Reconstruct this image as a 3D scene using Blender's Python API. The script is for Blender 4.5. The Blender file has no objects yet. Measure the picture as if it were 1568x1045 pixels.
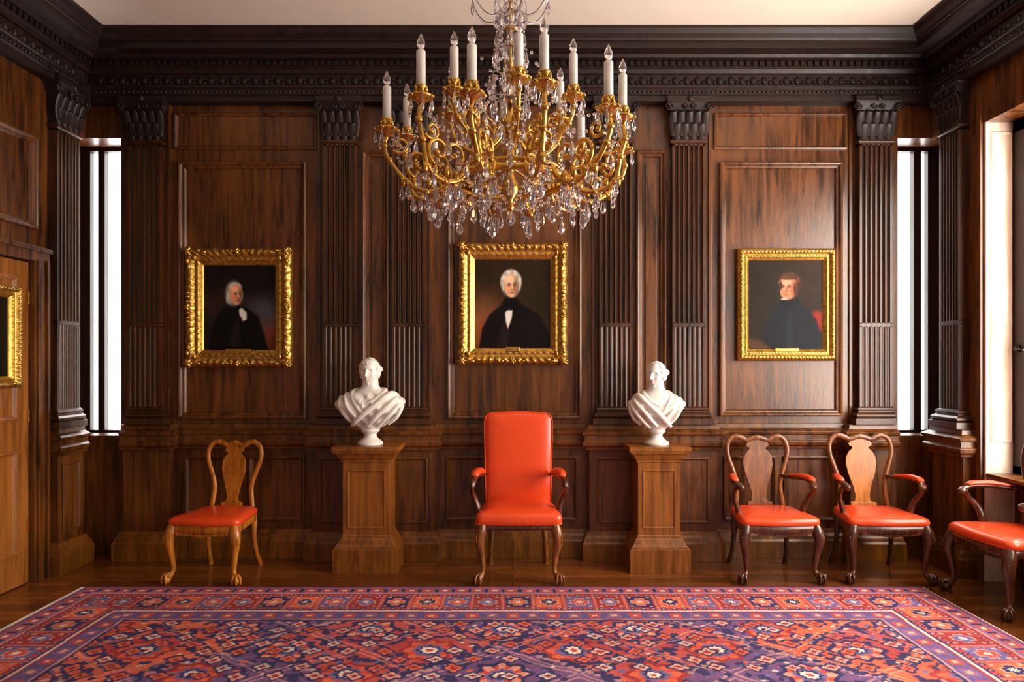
import bpy, bmesh, math, random
import numpy as np
from mathutils import Vector, Matrix
random.seed(4)
rng = np.random.RandomState(3)
SC = bpy.context.scene
COL = SC.collection
PI = math.pi

# ------------------------------------------------------------------ materials
def lin(c):
    return tuple(((x/255.0)/12.92 if x/255.0 <= 0.04045 else ((x/255.0+0.055)/1.055)**2.4) for x in c)

def newmat(name):
    m = bpy.data.materials.new(name); m.use_nodes = True
    nt = m.node_tree
    return m, nt, nt.nodes['Principled BSDF']

def wood(name, c1, c2, rough=0.35, scale=(14, 14, 1.2), bump=0.06, coat=0.12):
    m, nt, p = newmat(name)
    tc = nt.nodes.new('ShaderNodeTexCoord'); mp = nt.nodes.new('ShaderNodeMapping')
    mp.inputs['Scale'].default_value = scale
    n1 = nt.nodes.new('ShaderNodeTexNoise'); n1.inputs['Scale'].default_value = 1.6
    n1.inputs['Detail'].default_value = 8; n1.inputs['Distortion'].default_value = 0.7
    mp2 = nt.nodes.new('ShaderNodeMapping'); mp2.inputs['Scale'].default_value = tuple(s*6 for s in scale)
    n2 = nt.nodes.new('ShaderNodeTexNoise'); n2.inputs['Scale'].default_value = 2.2; n2.inputs['Detail'].default_value = 4
    n3 = nt.nodes.new('ShaderNodeTexNoise'); n3.inputs['Scale'].default_value = 1.7
    L = nt.links.new
    L(tc.outputs['Object'], mp.inputs['Vector']); L(mp.outputs[0], n1.inputs['Vector'])
    L(tc.outputs['Object'], mp2.inputs['Vector']); L(mp2.outputs[0], n2.inputs['Vector'])
    L(tc.outputs['Object'], n3.inputs['Vector'])
    a = nt.nodes.new('ShaderNodeMath'); a.operation = 'MULTIPLY_ADD'; a.inputs[1].default_value = 0.4
    L(n2.outputs[0], a.inputs[0]); L(n1.outputs[0], a.inputs[2])
    b = nt.nodes.new('ShaderNodeMath'); b.operation = 'MULTIPLY_ADD'; b.inputs[1].default_value = 0.5
    L(n3.outputs[0], b.inputs[0]); L(a.outputs[0], b.inputs[2])
    r = nt.nodes.new('ShaderNodeValToRGB')
    r.color_ramp.elements[0].position = 0.60; r.color_ramp.elements[0].color = (*lin(c1), 1)
    r.color_ramp.elements[1].position = 1.0; r.color_ramp.elements[1].color = (*lin(c2), 1)
    sb = nt.nodes.new('ShaderNodeMath'); sb.operation = 'SUBTRACT'; sb.inputs[1].default_value = 0.12
    L(b.outputs[0], sb.inputs[0])
    L(sb.outputs[0], r.inputs[0]); L(r.outputs[0], p.inputs['Base Color'])
    rr = nt.nodes.new('ShaderNodeMapRange'); rr.inputs[1].default_value = .3; rr.inputs[2].default_value = .7
    rr.inputs[3].default_value = rough-.06; rr.inputs[4].default_value = rough+.08
    L(n1.outputs[0], rr.inputs[0]); L(rr.outputs[0], p.inputs['Roughness'])
    p.inputs['Coat Weight'].default_value = coat; p.inputs['Coat Roughness'].default_value = 0.3
    bp = nt.nodes.new('ShaderNodeBump'); bp.inputs['Strength'].default_value = bump; bp.inputs['Distance'].default_value = 0.02
    L(n2.outputs[0], bp.inputs['Height']); L(bp.outputs[0], p.inputs['Normal'])
    return m

def plain(name, c, rough=0.5, metal=0.0, var=0.12, scale=12, bump=0.0, coat=0.0):
    m, nt, p = newmat(name)
    L = nt.links.new
    tc = nt.nodes.new('ShaderNodeTexCoord'); n = nt.nodes.new('ShaderNodeTexNoise')
    n.inputs['Scale'].default_value = scale; n.inputs['Detail'].default_value = 5
    L(tc.outputs['Object'], n.inputs['Vector'])
    r = nt.nodes.new('ShaderNodeValToRGB'); cl = lin(c)
    r.color_ramp.elements[0].position = 0.3; r.color_ramp.elements[0].color = (*[x*(1-var) for x in cl], 1)
    r.color_ramp.elements[1].position = 0.7; r.color_ramp.elements[1].color = (*[min(1, x*(1+var)) for x in cl], 1)
    L(n.outputs[0], r.inputs[0]); L(r.outputs[0], p.inputs['Base Color'])
    p.inputs['Roughness'].default_value = rough; p.inputs['Metallic'].default_value = metal
    p.inputs['Coat Weight'].default_value = coat
    if bump:
        bp = nt.nodes.new('ShaderNodeBump'); bp.inputs['Strength'].default_value = bump; bp.inputs['Distance'].default_value = 0.01
        L(n.outputs[0], bp.inputs['Height']); L(bp.outputs[0], p.inputs['Normal'])
    return m

def emis(name, c, s):
    m, nt, p = newmat(name)
    p.inputs['Base Color'].default_value = (*c, 1)
    p.inputs['Emission Color'].default_value = (*c, 1); p.inputs['Emission Strength'].default_value = s
    return m

W_WALL = wood('oak_panelling', (44, 20, 5), (112, 62, 20), 0.29, coat=.3)
W_PIL = wood('oak_pilaster', (34, 15, 5), (80, 41, 14), 0.34, coat=.15)
W_DARK = wood('oak_dark_baked_shade', (18, 7, 4), (40, 17, 8), 0.5, coat=0)  # dark oak, deepened to hold the shade high on the walls
W_DADO = wood('oak_dado', (48, 23, 6), (114, 64, 19), 0.33, coat=.2)
W_LIGHT = wood('oak_pedestal', (88, 47, 8), (150, 88, 25), 0.33)
W_BASE = wood('oak_skirting', (82, 44, 8), (142, 84, 22), 0.33)
W_DOOR = wood('oak_door', (112, 62, 18), (168, 102, 38), 0.40)
W_CHL = wood('walnut_honey', (132, 70, 12), (200, 122, 32), 0.28, (25, 25, 3), coat=0.3)
W_CHD = wood('walnut_dark', (44, 20, 8), (90, 45, 17), 0.25, (25, 25, 3), coat=0.4)
W_CHM = wood('walnut_mid', (84, 42, 15), (146, 84, 34), 0.25, (25, 25, 3), coat=0.3)
LEATHER = plain('red_leather', (226, 72, 28), 0.31, 0, 0.08, 60, 0.08, 0.15)
MARBLE = plain('white_marble', (232, 226, 218), 0.42, 0, 0.05, 6)
GOLD = plain('gilt_frame', (204, 158, 76), 0.34, 0.9, 0.4, 40, 0.2)
BRASS = plain('gilt_bronze', (214, 168, 84), 0.24, 1.0, 0.25, 30)
CANDLE = plain('candle_white', (232, 228, 222), 0.4)
CEIL = plain('ceiling_plaster', (238, 222, 206), 0.8, 0, 0.03, 3)
REVEAL = wood('reveal_baked_daylight', (214, 176, 150), (240, 216, 198), 0.4, bump=0.02)  # strong daylight on the wood is put into this near-white colour
DAY = emis('daylight_pane', (1.0, 0.98, 0.95), 8.0)
DAY2 = emis('daylight_pane_garden', (1.0, 0.93, 0.83), 19.0)
DAY3 = emis('added_light_pane', (1.0, 0.91, 0.80), 9.0)  # glowing pane of the added, unseen window
BLACKM = plain('iron', (30, 26, 24), 0.4, 0.6)
WHITEST = plain('rug_selvedge', (222, 210, 196), 0.9)

def crystal():
    m, nt, p = newmat('cut_crystal')
    p.inputs['Base Color'].default_value = (0.92, 0.88, 0.93, 1)
    p.inputs['Roughness'].default_value = 0.02
    p.inputs['Transmission Weight'].default_value = 0.93
    p.inputs['IOR'].default_value = 1.58
    return m
CRYSTAL = crystal()

def floor_mat():
    m, nt, p = newmat('floor_boards'); L = nt.links.new
    tc = nt.nodes.new('ShaderNodeTexCoord'); br = nt.nodes.new('ShaderNodeTexBrick')
    br.offset = 0.37
    br.inputs['Color1'].default_value = (*lin((146, 80, 28)), 1); br.inputs['Color2'].default_value = (*lin((100, 52, 17)), 1)
    br.inputs['Mortar'].default_value = (*lin((26, 12, 6)), 1)
    br.inputs['Scale'].default_value = 1; br.inputs['Mortar Size'].default_value = 0.003
    br.inputs['Brick Width'].default_value = 1.5; br.inputs['Row Height'].default_value = 0.09
    L(tc.outputs['Object'], br.inputs['Vector'])
    mp = nt.nodes.new('ShaderNodeMapping'); mp.inputs['Scale'].default_value = (2, 26, 2)
    n = nt.nodes.new('ShaderNodeTexNoise'); n.inputs['Scale'].default_value = 2; n.inputs['Detail'].default_value = 6
    L(tc.outputs['Object'], mp.inputs[0]); L(mp.outputs[0], n.inputs['Vector'])
    mx = nt.nodes.new('ShaderNodeMix'); mx.data_type = 'RGBA'; mx.blend_type = 'MULTIPLY'; mx.inputs[0].default_value = 0.6
    rr = nt.nodes.new('ShaderNodeValToRGB'); rr.color_ramp.elements[0].position = 0.3; rr.color_ramp.elements[1].position = 0.65
    rr.color_ramp.elements[0].color = (0.4, 0.4, 0.4, 1)
    L(n.outputs[0], rr.inputs[0]); L(br.outputs['Color'], mx.inputs[6]); L(rr.outputs[0], mx.inputs[7])
    L(mx.outputs[2], p.inputs['Base Color'])
    p.inputs['Roughness'].default_value = 0.26; p.inputs['Coat Weight'].default_value = 0.15
    return m
FLOORM = floor_mat()

def attr_mat(name, rough, bump=0.0):
    m, nt, p = newmat(name)
    a = nt.nodes.new('ShaderNodeAttribute'); a.attribute_name = 'Col'
    nt.links.new(a.outputs['Color'], p.inputs['Base Color'])
    p.inputs['Roughness'].default_value = rough
    if bump:
        n = nt.nodes.new('ShaderNodeTexNoise'); n.inputs['Scale'].default_value = 350
        tc = nt.nodes.new('ShaderNodeTexCoord'); nt.links.new(tc.outputs['Object'], n.inputs['Vector'])
        b = nt.nodes.new('ShaderNodeBump'); b.inputs['Strength'].default_value = bump; b.inputs['Distance'].default_value = 0.005
        nt.links.new(n.outputs[0], b.inputs['Height']); nt.links.new(b.outputs[0], p.inputs['Normal'])
        p.inputs['Specular IOR Level'].default_value = 0.2
    else:
        p.inputs['Specular IOR Level'].default_value = 0.12
    return m
OILM = attr_mat('oil_paint', 0.5)
RUGM = attr_mat('wool_pile', 0.95, 0.5)

# ------------------------------------------------------------------ mesh builder
class MB:
    def __init__(s, fn=None):
        s.v = []; s.f = []; s.m = []; s.sm = []; s.fn = fn
    def add(s, vs, fs, mi=0, smooth=False):
        o = len(s.v)
        if s.fn: s.v += [tuple(s.fn(*p)) for p in vs]
        else: s.v += [tuple(p) for p in vs]
        for f in fs:
            s.f.append([i+o for i in f]); s.m.append(mi); s.sm.append(smooth)
    def box(s, x0, x1, y0, y1, z0, z1, mi=0):
        vs = [(x, y, z) for x in (x0, x1) for y in (y0, y1) for z in (z0, z1)]
        s.add(vs, [(0, 1, 3, 2), (4, 6, 7, 5), (0, 4, 5, 1), (2, 3, 7, 6), (0, 2, 6, 4), (1, 5, 7, 3)], mi)
    def loops(s, loops, mi=0, smooth=True, cap0=True, cap1=True, close=True):
        n = len(loops[0]); vs = [p for l in loops for p in l]; fs = []
        for j in range(len(loops)-1):
            for i in range(n if close else n-1):
                k = (i+1) % n
                fs.append((j*n+i, j*n+k, (j+1)*n+k, (j+1)*n+i))
        if cap0: fs.append(tuple(range(n)))
        if cap1: fs.append(tuple((len(loops)-1)*n+i for i in range(n)))
        s.add(vs, fs, mi, smooth)
    def lathe(s, prof, cx=0, cy=0, cz=0, seg=20, mi=0, smooth=True):
        s.loops([[(cx+r*math.cos(2*PI*i/seg), cy+r*math.sin(2*PI*i/seg), cz+z) for i in range(seg)] for r, z in prof], mi, smooth)
    def frame(s, x0, x1, z0, z1, prof, mi=0, y=None):
        lo = [[(x0+a, d, z0+a), (x1-a, d, z0+a), (x1-a, d, z1-a), (x0+a, d, z1-a)] for a, d in prof]
        s.loops(lo, mi, False, False, False)
    def ell(s, c, r, mi=0, seg=14, rings=9, rot=None):
        lo = []
        for j in range(1, rings):
            t = PI*j/rings
            l = []
            for i in range(seg):
                a = 2*PI*i/seg
                v = Vector((r[0]*math.sin(t)*math.cos(a), r[1]*math.sin(t)*math.sin(a), r[2]*math.cos(t)))
                if rot: v = rot @ v
                l.append((c[0]+v.x, c[1]+v.y, c[2]+v.z))
            lo.append(l)
        s.loops(lo, mi, True)
    def tube(s, pts, radii, seg=10, mi=0, up=(0, 1, 0), n=0, smooth=True):
        rr = [(r, r) if not isinstance(r, (tuple, list)) else r for r in (radii if isinstance(radii, (list, tuple)) and len(radii) == len(pts) else [radii]*len(pts))]
        P = [Vector(p) for p in pts]
        if n:
            P, rr = crom(P, rr, n)
        lo = []; prev = None
        for i, p in enumerate(P):
            t = (P[min(i+1, len(P)-1)]-P[max(i-1, 0)])
            if t.length < 1e-9: t = Vector((0, 0, 1))
            t.normalize()
            if prev is None:
                u = Vector(up)
                if abs(u.dot(t)) > 0.95: u = Vector((1, 0, 0)) if abs(t.x) < 0.9 else Vector((0, 0, 1))
            else: u = prev
            nn = (u - t*u.dot(t)).normalized(); prev = nn
            b = t.cross(nn)
            l = []
            for k in range(seg):
                a = 2*PI*k/seg
                q = p + b*(rr[i][0]*math.cos(a)) + nn*(rr[i][1]*math.sin(a))
                l.append((q.x, q.y, q.z))
            lo.append(l)
        s.loops(lo, mi, smooth)
    def prism(s, outline, f0, f1, mi=0, smooth=False):
        s.loops([[f0(*p) for p in outline], [f1(*p) for p in outline]], mi, smooth)
    def obj(s, name, mats, parent=None, bevel=0.0, seg=2, loc=None):
        me = bpy.data.meshes.new(name); me.from_pydata(s.v, [], s.f)
        for m in mats: me.materials.append(m)
        me.polygons.foreach_set('material_index', s.m); me.polygons.foreach_set('use_smooth', s.sm)
        bm = bmesh.new(); bm.from_mesh(me); bmesh.ops.recalc_face_normals(bm, faces=bm.faces); bm.to_mesh(me); bm.free()
        me.update()
        o = bpy.data.objects.new(name, me); COL.objects.link(o)
        if parent: o.parent = parent
        if loc: o.location = loc
        if bevel:
            b = o.modifiers.new('bevel', 'BEVEL'); b.width = bevel; b.segments = seg; b.limit_method = 'ANGLE'; b.angle_limit = 0.7
        return o

def crom(P, rr, n):
    out = []; ro = []
    m = len(P)
    for i in range(m-1):
        p0, p1, p2, p3 = P[max(i-1, 0)], P[i], P[i+1], P[min(i+2, m-1)]
        for k in range(n):
            t = k/n
            q = 0.5*((2*p1)+(p2-p0)*t+(2*p0-5*p1+4*p2-p3)*t*t+(3*p1-p0-3*p2+p3)*t**3)
            out.append(q)
            ro.append((rr[i][0]*(1-t)+rr[i+1][0]*t, rr[i][1]*(1-t)+rr[i+1][1]*t))
    out.append(P[-1]); ro.append(rr[-1])
    return out, ro

def empty(name, loc=(0, 0, 0), rz=0):
    e = bpy.data.objects.new(name, None); COL.objects.link(e); e.location = loc; e.rotation_euler = (0, 0, rz)
    e.empty_display_size = 0.1
    return e

# ------------------------------------------------------------------ room dimensions
YB = 5.30; XL = -3.32; XR = 3.25; ZC = 3.96; Y0 = -0.9
ZS0, ZS1 = 0.94, 3.25
fB = lambda u, d, z: (u, YB-d, z)
fL = lambda u, d, z: (XL+d, u, z)
fR = lambda u, d, z: (XR-d, u, z)

m = MB(); m.box(-4.2, 3.7, Y0, 5.9, -0.1, 0.0); m.obj('floor', [FLOORM])
m = MB(); m.box(-4.2, 3.7, Y0, 5.9, ZC, ZC+0.1); m.obj('ceiling', [CEIL])

# back wall
m = MB()
m.box(-3.04, 2.99, YB, 5.75, 0, ZC)
for a, b in ((-3.9, -3.04), (2.99, 3.9)):
    m.box(a, b, YB, 5.75, 0, ZS0); m.box(a, b, YB, 5.75, ZS1, ZC)
m.obj('wall_back', [W_WALL])
# left wall with a door opening
m = MB()
m.box(-3.62, XL, Y0, 3.69, 0, ZC); m.box(-3.62, XL, 4.67, 5.15, 0, ZC); m.box(-3.62, XL, 3.69, 4.67, 2.2, ZC)
m.box(-3.62, XL, 5.15, YB, 0, ZS0); m.box(-3.62, XL, 5.15, YB, ZS1, ZC)
m.box(-3.9, -3.62, 4.9, 5.75, ZS0, ZS1)
m.obj('wall_left', [W_WALL])
# right wall with a window bay and an unseen bay added for light
m = MB()
m.box(XR, 3.6, 4.71, 5.20, 0, ZC)
m.box(XR, 3.6, 5.20, YB, 0, ZS0); m.box(XR, 3.6, 5.20, YB, ZS1, ZC)
m.box(3.6, 3.9, 4.9, 5.75, ZS0, ZS1)
m.box(XR, 3.6, 2.5, 4.71, 3.16, ZC)
m.box(3.46, 3.6, 2.5, 4.71, 0, 0.72)
m.box(XR, 3.6, 1.9, 2.5, 0, ZC)
m.box(XR, 3.6, -0.3, 1.9, 3.16, ZC)
m.box(3.46, 3.6, -0.3, 1.9, 0, 0.72)
m.box(XR, 3.6, Y0, -0.3, 0, ZC)
m.obj('wall_right', [W_WALL])
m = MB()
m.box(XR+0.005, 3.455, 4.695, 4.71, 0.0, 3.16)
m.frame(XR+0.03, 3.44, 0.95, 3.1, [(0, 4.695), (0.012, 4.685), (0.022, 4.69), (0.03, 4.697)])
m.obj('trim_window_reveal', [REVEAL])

# corner slit windows
def slit(name, panes, x0, x1):
    m = MB()
    m.box(x0, x1, 5.60, 5.62, ZS0, ZS1, 1)
    xs = [x0] + [v for p in panes for v in p] + [x1]
    for i in range(0, len(xs), 2):
        if xs[i+1] > xs[i]: m.box(xs[i], xs[i+1], 5.54, 5.60, ZS0, ZS1, 0)
    m.box(x0, x1, 5.53, 5.6, ZS0, ZS0+0.02, 0); m.box(x0, x1, 5.53, 5.6, ZS1-0.03, ZS1, 0)
    m.obj(name, [W_DARK, DAY], bevel=0.004)
slit('window_1', [(-3.43, -3.366), (-3.312, -3.08)], -3.6, -3.04)
slit('window_2', [(3.05, 3.257), (3.318, 3.372)], 2.99, 3.6)

# big right window, and an unseen one added for light
def bigwin(name, y0, y1, pane):
    m = MB()
    m.box(3.52, 3.53, y0, y1, 0.72, 3.16, 2)
    m.box(3.44, 3.5, y1-0.15, y1, 0.72, 3.16); m.box(3.44, 3.5, y0, y0+0.09, 0.72, 3.16)
    m.box(3.44, 3.5, y0, y1, 0.72, 0.80); m.box(3.44, 3.5, y0, y1, 3.08, 3.16)
    ym = (y0+y1)/2
    m.box(3.455, 3.495, ym-0.04, ym+0.04, 0.8, 3.08)
    for k in range(1, 4): m.box(3.465, 3.49, y0+.05, y1-.05, 0.8+k*0.57-0.012, 0.8+k*0.57+0.012)
    m.tube([(3.44, y1-.06, 1.60), (3.41, y1-.06, 1.60), (3.405, y1-.09, 1.6), (3.405, y1-.15, 1.59)], .008, mi=1, n=3)
    m.lathe([(0.001, 0), (.018, .002), (.018, .05), (.001, .052)], 3.435, y1-.06, 1.575, 12, 1)
    m.obj(name, [W_DARK, BLACKM, pane], bevel=0.004)
bigwin('window_3', 2.5, 4.70, DAY2)
bigwin('added_light_window', -0.3, 1.9, DAY3)  # added near the camera, out of view, for extra light

# ------------------------------------------------------------------ cornice
def usweep(m, prof, mi=0):
    lo = []
    for p, z in prof:
        lo.append([(XL+p, Y0, z), (XL+p, YB-p, z), (XR-p, YB-p, z), (XR-p, Y0, z)])
    m.loops(lo, mi, False, False, False, close=False)
m = MB()
usweep(m, [(0, 3.50), (.085, 3.505), (.085, 3.545), (.10, 3.55), (.10, 3.59), (.115, 3.60), (.115, 3.615), (.06, 3.625), (.06, 3.715),
           (.08, 3.72), (.10, 3.745), (.11, 3.75), (.11, 3.80), (.16, 3.805), (.175, 3.825), (.26, 3.83), (.26, 3.875), (.275, 3.88), (.285, 3.895),
           (.315, 3.915), (.335, 3.945), (.345, 3.95), (.345, ZC)])
def along(n0, n1, step):
    k = n0
    while k < n1:
        yield k; k += step
def carve(fn, a, b):
    mm = MB(fn)
    for u in along(a, b, 0.052): mm.box(u, u+0.03, .11, .128, 3.760, 3.795)
    for i, u in enumerate(along(a, b, 0.085)):
        mm.ell((u, .06, 3.67), (.026, .012, .034), seg=8, rings=5)
        mm.ell((u+.0425, .06, 3.655), (.012, .010, .024), seg=6, rings=4)
    for u in along(a, b, 0.035): mm.ell((u, .102, 3.568), (.012, .010, .012), seg=6, rings=4)
    return mm
for fn, a, b in ((fB, XL+.15, XR-.14), (fL, 1.5, YB-.15), (fR, 1.5, YB-.15)):
    mm = carve(fn, a, b); o = len(m.v); m.v += mm.v
    m.f += [[i+o for i in f] for f in mm.f]; m.m += mm.m; m.sm += mm.sm
m.obj('trim_cornice', [W_DARK])

# ------------------------------------------------------------------ wall joinery
RAIL = [(0, .835), (.03, .84), (.035, .86), (.05, .875), (.055, .90), (.04, .915), (.04, .95), (.055, .955), (.06, .975), (.045, .985), (.02, 1.0), (.015, 1.03), (0, 1.035)]
BASE = [(.055, 0), (.055, .13), (.045, .145), (.04, .17), (.025, .19), (.02, .215), (0, .22)]
def strip(m, prof, u0, u1, off=0, mi=0, eL=1, eR=1):
    lo = []
    for d, z in prof:
        k = d if off else 0
        lo.append([(u0-k*eL, 0, z), (u0-k*eL, off+d, z), (u1+k*eR, off+d, z), (u1+k*eR, 0, z)])
    m.loops(lo, mi, False, True, True)

def leaf(m, u, d, z, w, h, out, mi=0):
    rows = 7; cols = 7; lo = []
    for j in range(rows+1):
        t = j/rows
        if t < .8: zz = z+h*t/.8; dd = d+out*(t/.8)**2.5*0.6
        else:
            q = (t-.8)/.2; zz = z+h-h*.14*q; dd = d+out*(0.6+.4*q)
        ww = w*(0.55+0.45*math.sin(PI*min(t*1.1, 1)))*(1-.35*max(0, t-.7)/.3)*(1+.12*math.sin(t*22))
        lo.append([(u+ww*(-.5+i/(cols-1)), dd+0.008*math.cos(PI*(-.5+i/(cols-1)))+(.005 if i % 2 else 0), zz) for i in range(cols)])
    m.loops(lo, mi, True, False, False, close=False)

def pilaster(fn, uc, w=.25, z0=1.035, z1=3.21, zt=3.535, zs=1.785, proj=.07, nfl=6, eL=1, eR=1):
    m = MB(fn)
    u0, u1 = uc-w/2, uc+w/2
    def sect(depth):
        pts = [(u0, 0), (u0, proj)]
        mg = .012; pitch = (w-2*mg)/nfl
        for i in range(nfl):
            a = u0+mg+i*pitch+pitch*.14; b = a+pitch*.72
            for k in range(7):
                t = PI*k/6
                pts.append((a+(b-a)*(1-math.cos(t))/2, proj-depth*math.sin(t)))
        pts += [(u1, proj), (u1, 0)]
        return pts
    for dep, za, zb in ((.020, zs+.02, z1-.03), (.008, z0+.13, zs-.0)):
        s = sect(dep)
        m.loops([[(a, b, za) for a, b in s], [(a, b, zb) for a, b in s]], 0, False)
    m.box(u0, u1, 0, proj, z1-.04, z1); m.box(u0, u1, 0, proj, zs-.005, zs+.025)
    strip(m, [(.055, z0), (.055, z0+.045), (.035, z0+.05), (.045, z0+.062), (.045, z0+.075), (.03, z0+.088), (.018, z0+.095), (.018, z0+.105), (.026, z0+.112), (.02, z0+.125), (0, z0+.135)], u0, u1, proj, eL=eL, eR=eR)
    strip(m, [(0, z1-.025), (.014, z1-.02), (.016, z1-.01), (.012, z1), (0, z1+.002)], u0, u1, proj)
    strip(m, [(0, z1), (0, z1+.12), (.012, z1+.22), (.035, zt-.05), (.05, zt-.035), (.05, zt-.0)], u0, u1, proj, mi=1)
    h = zt-z1
    for i in range(4): leaf(m, u0+w*(i+.5)/4, proj+.002, z1, w*.28, h*.40, .035, 1)
    for i in range(5): leaf(m, u0+w*i/4, proj+.004, z1+.03, w*.25, h*.6, .05, 1)
    for sx in (-1, 1):
        c = Vector((uc+sx*(w/2+.028), proj+.04, zt-.08))
        pts = []
        for k in range(26):
            t = k/25; r = .032*(1-.8*t); a = PI*.5+sx*(-1)*t*4.2*PI*.8
            pts.append((c.x+r*math.cos(a), c.y+.01*t, c.z+r*math.sin(a)))
        m.tube(pts, .007, seg=6, mi=1)
        c2x = uc+sx*.03
        pts = [(c2x+sx*.02*(1-.7*k/14)*math.cos(k*.6), proj+.04, zt-.08+.02*(1-.7*k/14)*math.sin(k*.6)) for k in range(15)]
        m.tube(pts, .006, seg=6, mi=1)
    m.ell((uc, proj+.05, zt-.02), (.025, .014, .025), 1, seg=10, rings=6)
    return m.obj('trim_pilaster', [W_PIL, W_DARK], bevel=0)

PX = [-2.825, -1.325, -.80, .79, 1.35, 2.785]
for i, u in enumerate(PX): pilaster(fB, u, eL=0 if i == 0 else 1, eR=0 if i == 5 else 1)
pilaster(fL, 5.0, w=.26, eR=0)
pilaster(fR, 4.97, w=.22)

m = MB(fB); bs = MB(fB)
HB = .205
edges = []
for u in PX: edges.append((u-HB, u+HB))
edges[-1] = (edges[-1][0], 2.93)
edges[0] = (-2.98, edges[0][1])
for i, (a, b) in enumerate(edges):
    m.box(a, b, 0, .085, 0, .84)
    strip(m, RAIL, a, b, .085, eL=0 if i == 0 else 1, eR=0 if i == 5 else 1)
    strip(bs, BASE, a, b, .085)
gaps = [(edges[i][1], edges[i+1][0]) for i in range(5)]
for a, b in gaps:
    strip(m, RAIL, a, b, 0); strip(bs, BASE, a, b, 0)
    w = b-a
    if w > .3: 
        PF = [(0, 0), (0, .018), (.012, .022), (.022, .012), (.03, .004), (.03, 0)]
        if w > .9:
            m.frame(a+.08, (a+b)/2-.03, .28, .78, PF); m.frame((a+b)/2+.03, b-.08, .28, .78, PF)
        else: m.frame(a+.06, b-.06, .28, .78, PF)
for u in PX[1:5]:
    m.frame(u-.15, u+.15, .28, .78, [(0, .085), (0, .095), (.012, .097), (.02, .087), (.02, .085)])
m.obj('trim_dado', [W_DADO], bevel=.002)
bs.obj('baseboard_back', [W_BASE], bevel=.002)

m = MB(fB)
BIG = [(0, 0), (0, .03), (.012, .036), (.022, .03), (.03, .018), (.045, .016), (.05, .006), (.055, 0)]
SM = [(0, 0), (0, .02), (.01, .024), (.02, .012), (.026, 0)]
m.frame(-2.587, -1.598, 1.07, 3.06, BIG)
m.frame(-.507, .532, 1.07, 3.06, BIG)
m.frame(1.60, 2.55, 1.09, 3.06, BIG)
for a, b in ((-1.165, -.955), (.955, 1.19)):
    m.frame(a, b, 1.1, 3.15, BIG)
    m.box(a+.075, b-.075, 0, .012, 1.2, 3.05)
for u in (-2.66, -1.50, -.635, .625, 1.53, 2.62):
    m.box(u-.012, u+.012, 0, .014, 1.04, 3.5)
m.frame(-2.62, -1.52, 3.16, 3.44, SM); m.frame(-.6, .6, 3.16, 3.44, SM); m.frame(1.56, 2.59, 3.16, 3.44, SM)
m.obj('trim_panel_mouldings', [W_WALL], bevel=.0015)

# left wall joinery
m = MB(fL); b_ = MB(fL)
m.box(4.86, 5.14, 0, .085, 0, .84); strip(m, RAIL, 4.86, 5.14, .085, eR=0); strip(b_, BASE, 4.86, 5.14, .085)
m.frame(4.9, 5.1, .28, .78, [(0, .085), (0, .095), (.012, .097), (.02, .087), (.02, .085)])
m.frame(3.70, 4.74, 2.43, 3.07, BIG); m.frame(2.3, 3.5, 1.1, 3.07, BIG)
strip(m, RAIL, Y0, 3.5, 0); strip(b_, BASE, Y0, 3.5, 0)
m.obj('trim_left_dado', [W_DADO], bevel=.002)
b_.obj('baseboard_left', [W_BASE], bevel=.002)
m = MB(fL)
m.box(4.67, 4.80, 0, .05, 0, 2.22); m.box(4.69, 4.74, .05, .065, 0, 2.22); m.box(4.775, 4.80, .05, .07, 0, 2.22)
m.box(3.56, 3.69, 0, .05, 0, 2.22)
m.box(3.55, 4.81, 0, .06, 2.2, 2.27); m.box(3.54, 4.82, 0, .075, 2.27, 2.30)
m.obj('trim_door_casing', [W_DADO], bevel=.002)
m = MB(fL)
m.box(3.70, 4.66, -.03, .015, 0.008, 2.19)
for z0, z1 in ((.22, .92), (1.12, 2.08)):
    m.frame(3.83, 4.54, z0, z1, [(0, .015), (0, .03), (.014, .034), (.026, .022), (.034, .015)])
    m.box(3.92, 4.45, .015, .024, z0+.09, z1-.09)
for z in (.35, 1.1, 1.9): m.box(4.64, 4.662, .015, .03, z, z+.09, 1)
m.obj('door_1', [W_DOOR, BRASS], bevel=.002)

# right wall joinery
m = MB(fR)
m.box(4.80, 5.14, 0, .085, 0, .84); strip(m, RAIL, 4.80, 5.14, .085); strip(m, BASE, 4.80, 5.14, .085)
m.box(4.715, 4.76, 0, .02, 0, 3.4)
m.obj('trim_right_dado', [W_DADO], bevel=.002)
m = MB()
m.box(3.25, 3.44, 2.5, 4.69, .72, .745); m.obj('trim_window_sill', [W_DADO], bevel=.004)

# ------------------------------------------------------------------ paintings
def grid_mesh(name, P, colr, mat, parent=None):
    ny, nx = P.shape[:2]
    me = bpy.data.meshes.new(name)
    me.vertices.add(nx*ny); me.vertices.foreach_set('co', P.reshape(-1).astype(np.float32))
    idx = np.arange(nx*ny).reshape(ny, nx)
    q = np.stack([idx[:-1, :-1], idx[:-1, 1:], idx[1:, 1:], idx[1:, :-1]], -1).reshape(-1)
    nf = (nx-1)*(ny-1)
    me.loops.add(nf*4); me.polygons.add(nf)
    me.loops.foreach_set('vertex_index', q.astype(np.int32))
    me.polygons.foreach_set('loop_start', np.arange(0, nf*4, 4, dtype=np.int32))
    me.update(calc_edges=True)
    a = me.color_attributes.new('Col', 'FLOAT_COLOR', 'POINT')
    c = np.ones((ny*nx, 4), np.float32); c[:, :3] = colr.reshape(-1, 3)
    a.data.foreach_set('color', c.reshape(-1))
    me.materials.append(mat); me.validate()
    o = bpy.data.objects.new(name, me); COL.objects.link(o)
    if parent: o.parent = parent
    return o

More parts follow.
